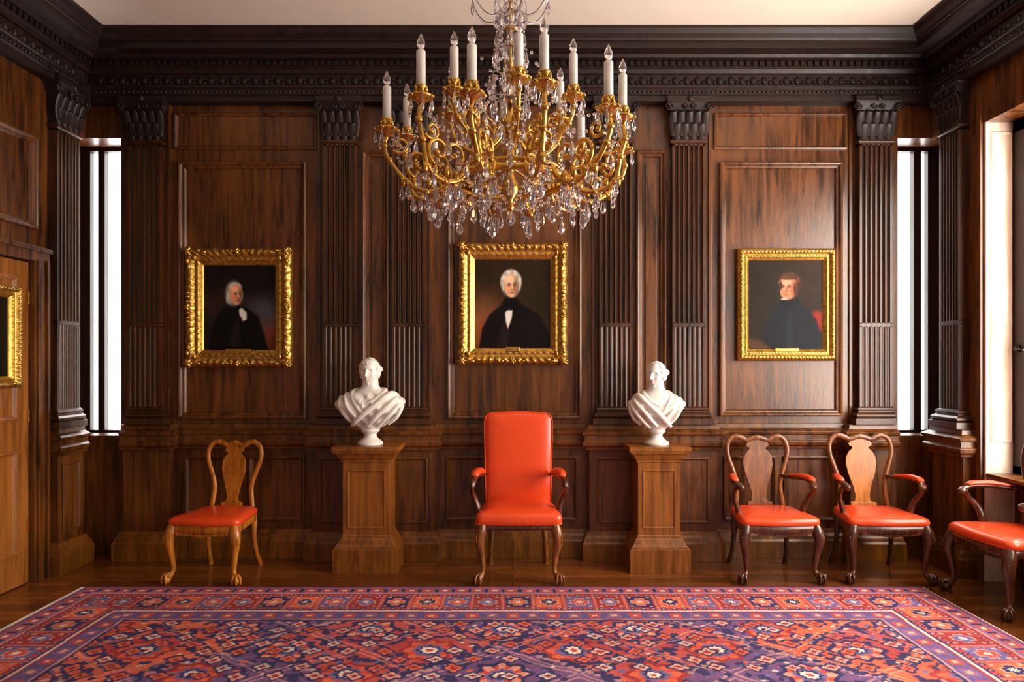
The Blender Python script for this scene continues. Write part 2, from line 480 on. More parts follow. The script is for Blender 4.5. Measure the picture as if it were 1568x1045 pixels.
def s2l(a):
    a = np.clip(a/255.0, 0, 1); return np.where(a <= .04045, a/12.92, ((a+.055)/1.055)**2.4)

def vnoise(X, Y, seed=0):
    def h(i, j): 
        v = np.sin(i*127.1+j*311.7+seed*74.7)*43758.5453; return v-np.floor(v)
    i = np.floor(X); j = np.floor(Y); f = X-i; g = Y-j; f = f*f*(3-2*f); g = g*g*(3-2*g)
    return (h(i, j)*(1-f)+h(i+1, j)*f)*(1-g)+(h(i, j+1)*(1-f)+h(i+1, j+1)*f)*g

class Canvas:
    def __init__(s, w, h, res=.0022):
        s.nx = int(w/res); s.ny = int(h/res); s.w = w; s.h = h
        u = np.linspace(0, 1, s.nx); v = np.linspace(0, 1, s.ny)
        s.U, s.V = np.meshgrid(u, v); s.asp = h/w
        s.c = np.zeros((s.ny, s.nx, 3))
    def mix(s, mask, col):
        s.c = s.c*(1-mask[..., None])+np.array(col, float)*mask[..., None]
    def ell(s, cx, cy, rx, ry, col, soft=.25, rot=0, a=1.0):
        x = (s.U-cx); y = (s.V-cy)*s.asp; ry = ry*s.asp
        c, n = math.cos(rot), math.sin(rot)
        X = x*c+y*n; Y = -x*n+y*c
        r = np.sqrt((X/rx)**2+(Y/ry)**2)
        s.mix(a*np.clip((1+soft/2-r)/soft, 0, 1), col)
    def poly(s, pts, col, soft=.012, a=1.0):
        X, Y = s.U, s.V*s.asp; p = [(q[0], q[1]*s.asp) for q in pts]
        d = np.full(X.shape, 1e9); sgn = np.ones(X.shape)
        n = len(p)
        for i in range(n):
            x0, y0 = p[i]; x1, y1 = p[i-1]
            ex, ey = x1-x0, y1-y0; wx, wy = X-x0, Y-y0
            t = np.clip((wx*ex+wy*ey)/(ex*ex+ey*ey+1e-12), 0, 1)
            d = np.minimum(d, np.hypot(wx-ex*t, wy-ey*t))
            c1 = Y >= y0; c2 = Y < y1; c3 = ex*wy > ey*wx
            sgn = np.where((c1 & c2 & c3) | (~c1 & ~c2 & ~c3), -sgn, sgn)
        sd = d*sgn
        s.mix(a*np.clip(.5-sd/soft, 0, 1), col)
    def mottle(s, amt, sc=14):
        n = vnoise(s.U*sc, s.V*sc*s.asp, 1)*.6+vnoise(s.U*sc*3, s.V*sc*3, 2)*.4
        s.c = s.c*(1+amt*(n[..., None]-.5))

def face(c, cx, cy, rx, ry, turn, skin, hair, kind):
    sk = np.array(skin, float); hr = np.array(hair, float)
    s = -1 if turn < 0 else 1
    if kind == 'wig':
        c.ell(cx-s*rx*.35, cy+ry*.12, rx*1.25, ry*1.18, hr*.62, .35)
        c.ell(cx-s*rx*1.0, cy-ry*.45, rx*.5, ry*.42, hr*.75, .4)
        c.ell(cx-s*rx*.9, cy-ry*.05, rx*.45, ry*.4, hr*.9, .5)
        c.ell(cx+s*rx*.85, cy-ry*.1, rx*.25, ry*.45, hr*.6, .5)
        c.ell(cx-s*rx*.1, cy+ry*.72, rx*.95, ry*.42, hr*.95, .5)
    elif kind == 'white':
        c.ell(cx, cy+.03, rx*1.3, ry*1.10, hr*.7, .3)
        for k in range(9):
            a = PI*(.0+1.0*k/8); c.ell(cx+rx*1.05*math.cos(a), cy+ry*.25+ry*.8*math.sin(a), rx*.36, ry*.3, hr*(.8+.2*(k % 2)), .8)
        for q in (-1, 1): c.ell(cx+q*rx*1.0, cy-ry*.02, rx*.25, ry*.4, hr*.85, .7)
    else:
        c.ell(cx-s*rx*.15, cy+.03, rx*1.15, ry*1.08, hr*.8, .3)
        for k in range(8):
            a = PI*(.0+1.0*k/7); c.ell(cx-s*rx*.12+rx*.95*math.cos(a), cy+ry*.42+ry*.62*math.sin(a), rx*.34, ry*.24, hr*(.75+.6*(k % 2)), .7)
    c.ell(cx, cy+ry*.08, rx*.95, ry*.92, sk*.88, .16)
    c.ell(cx+s*rx*.08, cy-ry*.38, rx*(.72 if kind != 'brown' else .84), ry*.6, sk*.86, .22)
    c.ell(cx-.2*rx, cy+.5*ry, rx*.6, ry*.34, sk*1.12, .9, a=.8)
    c.ell(cx+.66*rx, cy-.1*ry, rx*.32, ry*.75, sk*.5, .9, a=.7)
    c.ell(cx-.42*rx, cy-.22*ry, rx*.30, ry*.22, sk*np.array([1.08, .84, .74]), .9, a=.75)
    c.ell(cx+.42*rx, cy-.24*ry, rx*.24, ry*.2, sk*np.array([.92, .62, .52]), .9, a=.6)
    t = s*abs(turn)*rx*.45
    for sx in (-1, 1):
        ex = cx+t+sx*rx*.36
        c.ell(ex, cy+.10*ry, rx*.24, ry*.12, sk*.45, .9, a=.85)
        c.ell(ex, cy+.075*ry, rx*.13, ry*.035, (170, 150, 130), .5, a=.6)
        c.ell(ex, cy+.075*ry, rx*.065, ry*.05, (26, 18, 16), .4)
        c.ell(ex, cy+.25*ry, rx*.25, ry*.04, hr*.45+14, .8, a=.7)
    c.poly([(cx+t-rx*.05, cy+.12*ry), (cx+t*1.5-rx*.12, cy-.26*ry), (cx+t*1.5+rx*.12, cy-.28*ry), (cx+t+rx*.07, cy+.12*ry)], sk*1.08, .018, .8)
    c.ell(cx+t*1.4+rx*.2, cy-.14*ry, rx*.09, ry*.22, sk*.5, .9, a=.7)
    c.ell(cx+t*1.4+rx*.02, cy-.34*ry, rx*.2, ry*.045, sk*.42, .8, a=.75)
    c.ell(cx+t, cy-.53*ry, rx*.27, ry*.045, (128, 48, 40), .6, a=.9)
    c.ell(cx+t, cy-.65*ry, rx*.22, ry*.045, sk*.55, .9, a=.6)
    c.ell(cx+t*.8, cy-.8*ry, rx*.26, ry*.09, sk*1.0, .9, a=.6)
    if kind == 'brown':
        c.ell(cx-s*rx*.80, cy-.10*ry, rx*.22, ry*.5, hr, .7)
        c.ell(cx+s*rx*.86, cy+.18*ry, rx*.16, ry*.36, hr*.8, .7)
        c.ell(cx-s*rx*.15, cy+.92*ry, rx*.95, ry*.26, hr, .5)
        c.ell(cx+s*rx*.35, cy+.82*ry, rx*.5, ry*.16, hr*1.15, .6)

def portrait_center(c):
    c.c[:] = (54, 36, 20)
    c.ell(.05, .25, .45, .32, (150, 78, 40), 1.6, a=.85); c.ell(.85, .6, .35, .6, (38, 30, 18), 1.4, a=.8); c.ell(.12, .45, .2, .12, (116, 82, 58), 1.5, a=.6)
    c.ell(.2, .9, .5, .3, (38, 28, 16), 1.6, a=.7)
    c.mottle(.35, 6)
    c.poly([(.06, 0), (.10, .22), (.2, .38), (.33, .47), (.4, .53), (.55, .53), (.66, .47), (.85, .38), (.95, .22), (1, .1), (1, 0)], (18, 11, 11), .03)
    c.poly([(.3, .0), (.34, .2), (.42, .36), (.46, .2), (.44, 0)], (34, 22, 20), .03)
    c.poly([(.36, .5), (.4, .57), (.56, .57), (.6, .5), (.5, .42)], (12, 8, 8), .03)
    c.poly([(.40, .40), (.43, .425), (.50, .425), (.49, .34), (.44, .22), (.41, .3)], (232, 224, 212), .02)
    c.poly([(.52, .42), (.62, .48), (.58, .3)], (12, 9, 10), .03)
    face(c, .48, .70, .10, .135, .25, (244, 188, 148), (226, 218, 204), 'white')
def portrait_left(c):
    c.c[:] = (32, 25, 21)
    c.ell(.95, .22, .35, .26, (128, 62, 40), 1.4, a=.85); c.ell(.9, .46, .28, .16, (74, 80, 94), 1.4, a=.8); c.ell(.05, .6, .25, .2, (62, 36, 23), 1.4, a=.6)
    c.ell(.3, .95, .9, .25, (22, 17, 14), 1.2, a=.8)
    c.mottle(.35, 7)
    c.poly([(.08, 0), (.1, .2), (.18, .4), (.3, .5), (.45, .54), (.6, .5), (.76, .4), (.84, .2), (.9, 0)], (16, 13, 14), .04)
    c.poly([(.34, .05), (.42, .3), (.5, .42), (.5, .05)], (30, 23, 24), .04)
    c.poly([(.49, .47), (.53, .50), (.6, .44), (.6, .36), (.55, .34), (.5, .42)], (222, 212, 196), .02)
    face(c, .45, .65, .092, .125, .7, (232, 164, 122), (214, 206, 194), 'wig')
def portrait_right(c):
    c.c[:] = (36, 26, 19)
    c.ell(.2, .6, .5, .6, (30, 24, 18), 1.4, a=.8); c.ell(.9, .8, .4, .3, (48, 31, 20), 1.3, a=.7)
    c.mottle(.35, 6)
    c.poly([(.80, .2), (.82, .38), (.90, .43), (1, .42), (1, .2)], (130, 30, 16), .06)
    c.poly([(.20, 0), (.22, .2), (.30, .38), (.42, .47), (.6, .53), (.78, .47), (.91, .34), (.97, .2), (.98, 0)], (21, 22, 30), .04)
    c.poly([(.5, .0), (.52, .3), (.56, .44), (.6, .3), (.6, 0)], (30, 32, 43), .05)
    c.poly([(.42, .50), (.44, .57), (.65, .59), (.70, .53), (.56, .48)], (16, 16, 22), .02)
    c.poly([(.0, .0), (.0, .12), (.16, .1), (.3, .02), (.3, 0)], (70, 46, 28), .05)
    face(c, .54, .69, .118, .135, -.6, (224, 136, 102), (74, 44, 28), 'brown')
    c.poly([(.44, .555), (.445, .575), (.52, .565), (.52, .552)], (206, 192, 174), .012, .8)
def portrait_dark(c):
    c.c[:] = (20, 16, 13); c.mottle(.3, 6)
    c.poly([(.1, 0), (.15, .3), (.35, .45), (.65, .45), (.85, .3), (.9, 0)], (14, 11, 12), .04)
    face(c, .5, .65, .1, .12, .3, (190, 140, 108), (80, 60, 44), 'brown')

def gold_frame(m, x0, x1, z0, z1, w, ornate, d0=.0):
    prof = [(0, 0), (0, .022), (.05, .042), (.16, .058), (.28, .064), (.40, .058), (.50, .036), (.58, .034), (.66, .042), (.74, .038), (.80, .026), (.9, .024), (1.0, .008)]
    amp = [0, .002, .006, .010, .012, .010, .002, 0, .004, .004, 0, 0, 0]
    lo = []
    for j, (a, d) in enumerate(prof):
        a *= w
        cs = [(x0+a, z0+a), (x1-a, z0+a), (x1-a, z1-a), (x0+a, z1-a)]
        cs0 = [(x0, z0), (x1, z0), (x1, z1), (x0, z1)]
        l = []
        for k in range(4):
            p, q = cs[k], cs[(k+1) % 4]; Lh = math.dist(cs0[k], cs0[(k+1) % 4]); n = 140
            for i in range(n):
                t = i/n; s = t*Lh
                per = .06 if ornate else .03
                e = amp[j]*(math.sin(2*PI*s/per+j*.7)*.5+math.sin(2*PI*s/(per*.43)+j*2.3)*.4+math.sin(2*PI*s/(per*.23)-j*1.9)*.35)
                x = p[0]+(q[0]-p[0])*t; z = p[1]+(q[1]-p[1])*t
                if ornate and j <= 2:
                    o = .007*abs(math.sin(PI*s/.13))
                    nx, nz = [(0, -1), (1, 0), (0, 1), (-1, 0)][k]; x += nx*o; z += nz*o
                if not ornate: e *= .5
                l.append((x, d0+d+e, z))
        lo.append(l)
    m.loops(lo, 0, True, False, False)
    m.box(x0+.01, x1-.01, d0, d0+.006, z0+.01, z1-.01)

def rosette(m, u, d, z, r, pet=7, hgt=.02):
    lo = []
    for t in (1.0, .85, .6, .35, .12):
        l = []
        for i in range(pet*6):
            a = 2*PI*i/(pet*6); rr = r*t*(1+.2*t*math.cos(pet*a)); l.append((u+rr*math.cos(a), d+hgt*(1-t**2)+.006*(1+math.cos(pet*a))*t*(t < 1), z+rr*math.sin(a)))
        lo.append(l)
    m.loops(lo, 0, True)

def painting(name, fn, x0, x1, z0, z1, w, paintfn, ornate, d0=0.0, lab=0):
    e = empty(name)
    m = MB(fn)
    gold_frame(m, x0, x1, z0, z1, w, ornate, d0)
    if ornate:
        for a, b in ((x0, z0), (x1, z0), (x1, z1), (x0, z1)):
            sx = 1 if a == x0 else -1; sz = 1 if b == z0 else -1
            cx, cz = a+sx*.028, b+sz*.028
            rosette(m, cx, d0+.052, cz, .036, 6, .03)
            for k, (dx, dz) in enumerate(((.075, -.004), (-.004, .075), (.12, .006), (.006, .12), (.05, .05))):
                m.ell((cx+sx*dx, d0+.058, cz+sz*dz), (.026 if dx > dz else .015, .02, .015 if dx > dz else .026), seg=10, rings=6)
            for k in range(5):
                t = k/4*PI/2
                m.ell((cx-sx*.03*math.cos(t), d0+.04, cz-sz*.03*math.sin(t)), (.013, .016, .013), seg=8, rings=5)
        for cx, cz in (((x0+x1)/2, z0+.025), ((x0+x1)/2, z1-.025), (x0+.025, (z0+z1)/2), (x1-.025, (z0+z1)/2)):
            rosette(m, cx, d0+.055, cz, .025, 5, .02)
            hz = cz in (z0+.025, z1-.025)
            for s in (-1, 1):
                for q in (.045, .08, .11):
                    m.ell((cx+(s*q if hz else 0), d0+.06, cz+(0 if hz else s*q)), (.018, .014, .012), seg=8, rings=5)
    m.obj('gilt_frame', [GOLD], e)
    if lab:
        m = MB(fn); xc = (x0+x1)/2
        m.box(xc-lab, xc+lab, d0+.03, d0+.044, z0+w*.76, z0+w*1.05)
        m.obj('name_plate', [GOLD], e, bevel=.002)
    ix0, ix1, iz0, iz1 = x0+w*.95, x1-w*.95, z0+w*.95, z1-w*.95
    c = Canvas(ix1-ix0, iz1-iz0); paintfn(c)
    P = np.zeros((c.ny, c.nx, 3))
    UU = ix0+c.U*(ix1-ix0); ZZ = iz0+c.V*(iz1-iz0)
    if fn is fB: P[..., 0] = UU; P[..., 1] = YB-d0-.012; P[..., 2] = ZZ
    else: P[..., 0] = XL+d0+.012; P[..., 1] = UU; P[..., 2] = ZZ
    grid_mesh('canvas', P, s2l(c.c), OILM, e)
    return e
painting('framed_portrait_painting', fB, -2.517, -1.708, 1.475, 2.389, .132, portrait_left, True, .008, .10)
painting('framed_portrait_painting', fB, -.417, .417, 1.495, 2.43, .128, portrait_center, True, .008, .055)
painting('framed_portrait_painting', fB, 1.733, 2.487, 1.52, 2.389, .094, portrait_right, False, .008, .09)
painting('framed_portrait_painting', fL, 3.86, 4.50, 1.34, 2.005, .08, portrait_dark, False, .036)

# ------------------------------------------------------------------ rug
def rug():
    x0, x1, y0, y1 = -2.84, 2.72, 1.3, 4.545
    st = .0062
    nx = int((x1-x0)/st); ny = int((y1-y0)/st)
    X, Y = np.meshgrid(np.linspace(x0, x1, nx), np.linspace(y0, y1, ny))
    navy = (40, 42, 86); blue = (96, 92, 144); red = (196, 70, 54); dred = (146, 44, 44); pink = (222, 162, 142); cream = (232, 214, 198); mauve = (140, 90, 118); orange = (218, 98, 62)
    C = np.zeros((ny, nx, 3)); 
    def put(mask, col, a=1.0):
        C[mask] = C[mask]*(1-a)+np.array(col, float)*a
    dl = X-x0; dr = x1-X; db = y1-Y; df = Y-y0
    d = np.minimum(np.minimum(dl, dr), np.minimum(db, df))
    horiz = (np.minimum(db, df) <= np.minimum(dl, dr))
    s = np.where(horiz, X-(x0+x1)/2, Y-y1)
    wob = (vnoise(X*9, Y*9, 5)-.5)*.014
    s = s+wob; dd = d+(vnoise(X*7, Y*7, 8)-.5)*.010
    def cell(s, p): return (s/p-np.floor(s/p)-.5)*p, np.floor(s/p)
    C[:] = mauve
    put(dd < .03, (92, 64, 108)); put((dd > .012) & (dd < .02), red)
    g = (dd >= .03) & (dd < .13); put(g, (144, 98, 130))
    a, k = cell(s, .11); put(g & (np.abs(a) < .036) & (np.abs(dd-.078) < .026), red); put(g & (np.abs(a) < .016) & (np.abs(dd-.078) < .012), cream)
    a2, _ = cell(s+.055, .11); put(g & (np.abs(a2) < .012) & (np.abs(dd-.078) < .03), navy)
    put((dd >= .13) & (dd < .142), pink, .8); put((dd >= .142) & (dd < .158), dred)
    g = (dd >= .158) & (dd < .42); put(g, (170, 60, 58)); q = dd-.289
    a, k = cell(s, .19); kk = np.mod(k, 4)
    blk = (np.abs(a) < .078) & (np.abs(q) < .095)
    for v, cc, ci in ((0, navy, orange), (1, orange, navy), (2, blue, red), (3, dred, blue)):
        mk = g & (kk == v)
        put(mk & blk, cc); h = np.abs(a)*1.1+np.abs(q)+.012*np.cos(np.arctan2(q, a)*8)
        put(mk & blk & (h < .078), pink, .8); put(mk & blk & (h < .064), ci); put(mk & blk & (h < .024), cream)
        put(mk & blk & (np.abs(np.abs(a)-.06) < .01) & (np.abs(np.abs(q)-.075) < .011), pink)
    put(g & (np.abs(a) > .088), pink, .5)
    for sy in (-1, 1):
        a4, k4 = cell(s, .063); rr = np.abs(a4)+np.abs(q-sy*.113)
        put(g & (rr < .02), navy); put(g & (rr < .009), pink)
    put((dd >= .42) & (dd < .435), navy); put((dd >= .435) & (dd < .453), cream, .85); put((dd >= .453) & (dd < .468), dred)
    g = (dd >= .468) & (dd < .57); put(g, (94, 78, 132))
    a, k = cell(s, .12); r = np.maximum(np.abs(a), np.abs(dd-.519)*1.1)
    put(g & (r < .036) & (k % 2 == 0), red); put(g & (r < .036) & (k % 2 == 1), mauve); put(g & (r < .016), pink)
    put((dd >= .57) & (dd < .585), pink, .7); put((dd >= .585) & (dd < .60), navy)
    # field: large stepped medallions on a blue-violet ground
    g = dd >= .60
    put(g, (104, 74, 118))
    SX = np.floor(X/.03)*.03; SY = np.floor(Y/.03)*.03
    for cx in (-2.0, -.72, .60, 1.88):
        for cy in (3.62, 2.55, 1.5):
            r = np.abs(SX-cx)/.66+np.abs(SY-cy)/.52
            oc = (214, 92, 62) if abs(cx) > 1 else (184, 76, 72)
            put(g & (r < 1.08), pink, .6); put(g & (r < 1.02), navy); put(g & (r < .94), oc)
            put(g & (r < .50), navy); put(g & (r < .42), (174, 62, 60)) 
    fx = (X+.06+(vnoise(X*10, Y*10, 3)-.5)*.03); fy = (Y+(vnoise(X*10, Y*10, 4)-.5)*.03)
    def lattice(px, py, ox, oy, fn):
        for sh in (0, 1):
            a, ka = cell(fx+ox+sh*px/2, px); b, kb = cell(fy+oy+sh*py/2, py)
            fn(a, b, ka, kb, sh)
    def vines(a, b, ka, kb, sh):
        w = np.abs(np.hypot(a/.24, b/.17)-1); put(g & (w < .10) & (np.sin(np.arctan2(b, a)*10) > -.2), navy, .95)
        w = np.abs(np.abs(a)/.36+np.abs(b)/.25-1); put(g & (w < .03), pink, .6)
    lattice(.74, .56, 0, .1, vines)
    def tiny(a, b, ka, kb, sh):
        h = np.sin(ka*57.7+kb*117.3+sh*2.1)*9758.5; h = h-np.floor(h)
        r = np.abs(a)+np.abs(b)
        put(g & (r < .022) & (h < .26), navy); put(g & (r < .016) & (h > .88), cream, .8); put(g & (r < .022) & (h > .5) & (h < .62), blue); put(g & (r < .02) & (h > .7) & (h < .8), orange)
    lattice(.0925, .0933, .02, .01, tiny)
    def med(a, b, ka, kb, sh):
        th = np.arctan2(b, a); h = np.sin(ka*12.9+kb*78.2+sh*3)*43758.5; h = h-np.floor(h)
        r = np.maximum(np.abs(a), np.abs(b)*1.15)*.6+(np.abs(a)+np.abs(b)*1.15)*.4
        R = .15*(1+.08*np.cos(8*th))
        c1 = h < .5
        put(g & (r < R*1.04) & c1, navy); put(g & (r < R*1.04) & ~c1, dred)
        put(g & (r < R*.84), orange, .9); put(g & (r < R*.84) & c1, pink, .75); put(g & (r < R*.84) & (np.cos(8*th) < -.1), red)
        put(g & (r < R*.55), blue); put(g & (r < R*.40), navy); put(g & (r < R*.28), cream); put(g & (r < R*.13), red)
    lattice(.74, .56, 0, .1, med)
    def flor(a, b, ka, kb, sh):
        th = np.arctan2(b, a); h = np.sin(ka*37.7+kb*17.3+sh*5.1)*9758.5; h = h-np.floor(h)
        r = np.hypot(a, b*1.1)
        R = .034*(1+.22*np.cos(4*th))
        on = h > .25
        put(g & on & (r < R*1.5), navy, .95); put(g & on & (r < R) & (h < .42), cream, .85); put(g & on & (r < R) & (h >= .42) & (h < .7), pink); put(g & on & (r < R) & (h >= .7), orange)
        put(g & on & (r < R*.5), dred)
    lattice(.185, .187, .05, .215, flor)
    n = vnoise(X*.8, Y*16, 21)[..., None]; C *= (.92+.16*n)
    C = C*.90+np.array((190., 130., 130.))*.10
    C *= (.88+.24*rng.rand(ny, nx))[..., None]
    Z = .012+0*X
    e = empty('persian_rug')
    P = np.stack([X, Y, Z], -1)
    grid_mesh('pile', P, s2l(C), RUGM, e)
    m = MB(); m.box(x0, x1, y0, y1, 0.0, .0115)
    m.box(x0-.03, x0, y0, y1, 0, .010); m.box(x1, x1+.012, y0, y1, 0, .010)
    m.obj('selvedge', [WHITEST], e)
rug()

# ------------------------------------------------------------------ pedestals
def pedestal(x, w, y0=4.86, y1=5.15, h=.903):
    m = MB(); hw = w/2
    def ring(i, z): return [(x-hw+i, y0+i*.8, z), (x+hw-i, y0+i*.8, z), (x+hw-i, y1-i*.1, z), (x-hw+i, y1-i*.1, z)]
    sh = .065
    prof = [(0, 0), (0, .17), (.012, .175), (.012, .185), (.03, .205), (.045, .235), (.055, .245), (.055, .255), (sh, .265), (sh, h-.12), (sh-.012, h-.115), (sh-.012, h-.10), (sh-.02, h-.09), (sh-.035, h-.065), (sh-.05, h-.05), (sh-.06, h-.045), (sh-.06, h-.035), (-.005, h-.03), (-.005, h)]
    m.loops([ring(a, z) for a, z in prof], 0, False)
    f = y0+sh*.8
    lo = [[(x-hw+sh+.035+a, f-d, .31+a), (x+hw-sh-.035-a, f-d, .31+a), (x+hw-sh-.035-a, f-d, h-.17-a), (x-hw+sh+.035+a, f-d, h-.17-a)] for a, d in ((0, 0), (0, .005), (.006, .006), (.012, .002), (.014, 0))]
    m.loops(lo, 0, False, False, False)
    m.obj('wooden_pedestal', [W_LIGHT], bevel=.002)
pedestal(-1.053, .47); pedestal(1.053, .433)

# ------------------------------------------------------------------ marble busts
def gau(az, el, a0, e0, sa, se): return math.exp(-((az-a0)/sa)**2-((el-e0)/se)**2)
def bust(x, y, z, scale, width, yaw, headyaw, balding, fold):
    e = empty('marble_bust', (x, y, z), yaw)
    m = MB()
    sec = [(.105, .055, .045, 0), (.13, .085, .06, 0), (.16, .125, .08, 0), (.20, .17, .10, -.005), (.25, .215, .115, -.01), (.29, .24, .12, -.01), (.32, .248, .12, -.008), (.345, .24, .112, 0), (.37, .205, .1, .006), (.39, .16, .09, .01), (.41, .11, .078, .01), (.43, .075, .07, .006), (.45, .062, .066, 0), (.50, .058, .064, -.004), (.53, .055, .06, -.004)]
    lo = []; n = 72
    zz = np.linspace(.105, .53, 70)
    S = np.array(sec)
    for zv in zz:
        rx = np.interp(zv, S[:, 0], S[:, 1])*(width/.5); ry = np.interp(zv, S[:, 0], S[:, 2]); cy = np.interp(zv, S[:, 0], S[:, 3])
        if zv > .43: rx = np.interp(zv, S[:, 0], S[:, 1])
        l = []
        for i in range(n):
            a = 2*PI*i/n
            ca, sa = math.cos(a), math.sin(a)
            fx = rx*(abs(ca)**.85)*(1 if ca > 0 else -1); fy = ry*(abs(sa)**.85)*(1 if sa > 0 else -1)
            k = 1.0
            if zv < .40 and sa < .3:
                u = fold*fx*3.2+zv*4.2
                k += .085*math.sin(u*13+2*math.sin(fx*18))*min(1, (zv-.1)/.05)*min(1, (.41-zv)/.04)
            if sa > .3: fy *= .75
            l.append((fx*(1+(k-1)*.5), cy+fy*k, zv))
        lo.append(l)
    m.loops(lo, 0, True)
    f = fold
    w = width/.5
    def band(pts, r): m.tube([(p[0]*w*f, p[1], p[2]) for p in pts], r, seg=10, n=5)
    band([(.19, .03, .37), (.16, -.06, .385), (.09, -.115, .33), (.0, -.135, .26), (-.08, -.115, .19), (-.12, -.06, .15)], [.020, .026, .022, .022, .02, .014])
    band([(.2, .0, .36), (.19, -.08, .34), (.13, -.125, .28), (.06, -.135, .21), (.0, -.11, .15)], [.016, .02, .018, .018, .014])
    band([(.215, .0, .34), (.215, -.07, .30), (.17, -.115, .24), (.11, -.12, .18), (.06, -.1, .14)], [.014, .017, .016, .014, .012])
    band([(.08, .05, .42), (.115, -.02, .41), (.085, -.08, .37), (.03, -.115, .33), (-.03, -.12, .31)], [.014, .018, .018, .014, .01])
    band([(-.08, .05, .42), (-.12, -.02, .40), (-.11, -.085, .35), (-.07, -.12, .29), (-.03, -.135, .24)], [.014, .020, .018, .016, .012])
    band([(-.15, .03, .39), (-.17, -.04, .37), (-.15, -.10, .31), (-.11, -.12, .25), (-.06, -.125, .2)], [.014, .018, .018, .016, .012])
    band([(-.21, .0, .36), (-.205, -.07, .31), (-.17, -.09, .24), (-.12, -.085, .18)], [.018, .02, .018, .012])
    band([(.235, 0, .34), (.235, -.05, .28), (.2, -.07, .21), (.14, -.06, .16)], [.016, .016, .016, .012])
    m.lathe([(.092, 0), (.096, .004), (.096, .022), (.086, .028), (.078, .034), (.062, .046), (.05, .06), (.046, .075), (.05, .088), (.06, .096), (.07, .102), (.07, .118), (.05, .125)], 0, 0, 0, 40)
    hc = Vector((0, -.012, .548)); rot = Matrix.Rotation(headyaw, 3, 'Z')
    nr, ns = 90, 120; lo = []
    for j in range(1, nr):
        el = PI/2-PI*j/nr; l = []
        for i in range(ns):
            az = -PI+2*PI*i/ns
            rx, ry, rz = .071, .088, .102
            v = Vector((math.sin(az)*math.cos(el)*rx, -math.cos(az)*math.cos(el)*ry, math.sin(el)*rz))
            if el < 0:
                v.x *= 1-.28*(-el/1.57)**1.0
                if abs(az) > 1.3: v.y *= 1-.35*min(1, -el/1.2)
            aa = abs(az)
            dsp = .028*gau(aa, el, 0, -.20, .15, .12)+.017*gau(aa, el, 0, .02, .10, .18)
            dsp += -.018*gau(aa, el, .36, .10, .19, .11)+.008*gau(aa, el, .36, .08, .11, .06)
            dsp += .009*gau(aa, el, .25, .29, .4, .07)+.006*gau(aa, el, .62, -.18, .2, .2)
            dsp += .010*gau(aa, el, 0, -.47, .22, .045)-.009*gau(aa, el, 0, -.54, .24, .028)+.010*gau(aa, el, 0, -.61, .18, .05)-.006*gau(aa, el, 0, -.74, .2, .05)
            dsp += .016*gau(aa, el, 0, -.95, .35, .16)
            hairl = (aa > 1.25 and el > -.45) or (el > (.95 if balding else .62))
            if hairl or (aa > 1.0 and el > .1):
                dsp += .008+.005*math.sin(az*17+el*6)*math.sin(el*15+az*4)
            nrm = Vector((v.x/rx**2, v.y/ry**2, v.z/rz**2)).normalized()
            v = v+nrm*dsp
            v = rot @ v+hc; l.append(tuple(v))
        lo.append(l)
    m.loops(lo, 0, True)
    for sx in (-1, 1):
        c = rot @ Vector((sx*.073, .008, .0))+hc
        m.ell(c, (.012, .018, .03), rot=rot)
        for k in range(5):
            c = rot @ Vector((sx*(.062+.004*(k % 2)), -.02+.022*k, .045-.006*k))+hc; m.ell(c, (.017, .018, .02), rot=rot)
    for k in range(11 if not balding else 6):
        a = -1.1+2.2*k/10 if not balding else (-1.4+2.8*k/5)
        c = rot @ Vector((.052*math.sin(a), -.055*math.cos(a)*(1 if not balding else .6), .068+.012*math.cos(a)))+hc; m.ell(c, (.018, .018, .015), rot=rot)
    o = m.obj('figure', [MARBLE], e)
    o.scale = (scale,)*3
    r = o.modifiers.new('fuse', 'REMESH'); r.mode = 'VOXEL'; r.voxel_size = .0034; r.use_smooth_shade = True
    sm = o.modifiers.new('soft', 'SMOOTH'); sm.factor = .5; sm.iterations = 2
bust(-1.045, 5.01, .9035, .97, .52, 0, math.radians(-6), False, 1)
bust(1.055, 5.01, .9035, .93, .44, math.radians(-8), math.radians(-28), True, -1)

# ------------------------------------------------------------------ chairs
def rounded_trap(wf, wb, yf, yb, r, n=8, bow=0.0):
    cs = [(-wf/2, yf), (wf/2, yf), (wb/2, yb), (-wb/2, yb)]
    pts = []
    for k in range(4):
        p0 = Vector(cs[k-1]); p = Vector(cs[k]); p1 = Vector(cs[(k+1) % 4])
        a = p+(p0-p).normalized()*r; b = p+(p1-p).normalized()*r
        for i in range(n+1):
            t = i/n; q = a*(1-t)**2+p*2*t*(1-t)+b*t*t; pts.append([q.x, q.y])
        c = Vector(cs[(k+1) % 4]); b2 = c+(p-c).normalized()*r
        for i in range(1, 8):
            t = i/8; q = b*(1-t)+b2*t
            if k == 0: q.y -= bow*math.sin(PI*t)
            pts.append([q.x, q.y])
    return pts
def cushion(m, outline, prof, fn, mi=0):
    cx = sum(p[0] for p in outline)/len(outline); cy = sum(p[1] for p in outline)/len(outline)
    lo = []
    W = max(p[0] for p in outline)-cx
    for ins, z in prof:
        k = 1-ins/W
        lo.append([fn(cx+(p[0]-cx)*k, cy+(p[1]-cy)*k, z) for p in outline])
    m.loops(lo, mi, True)

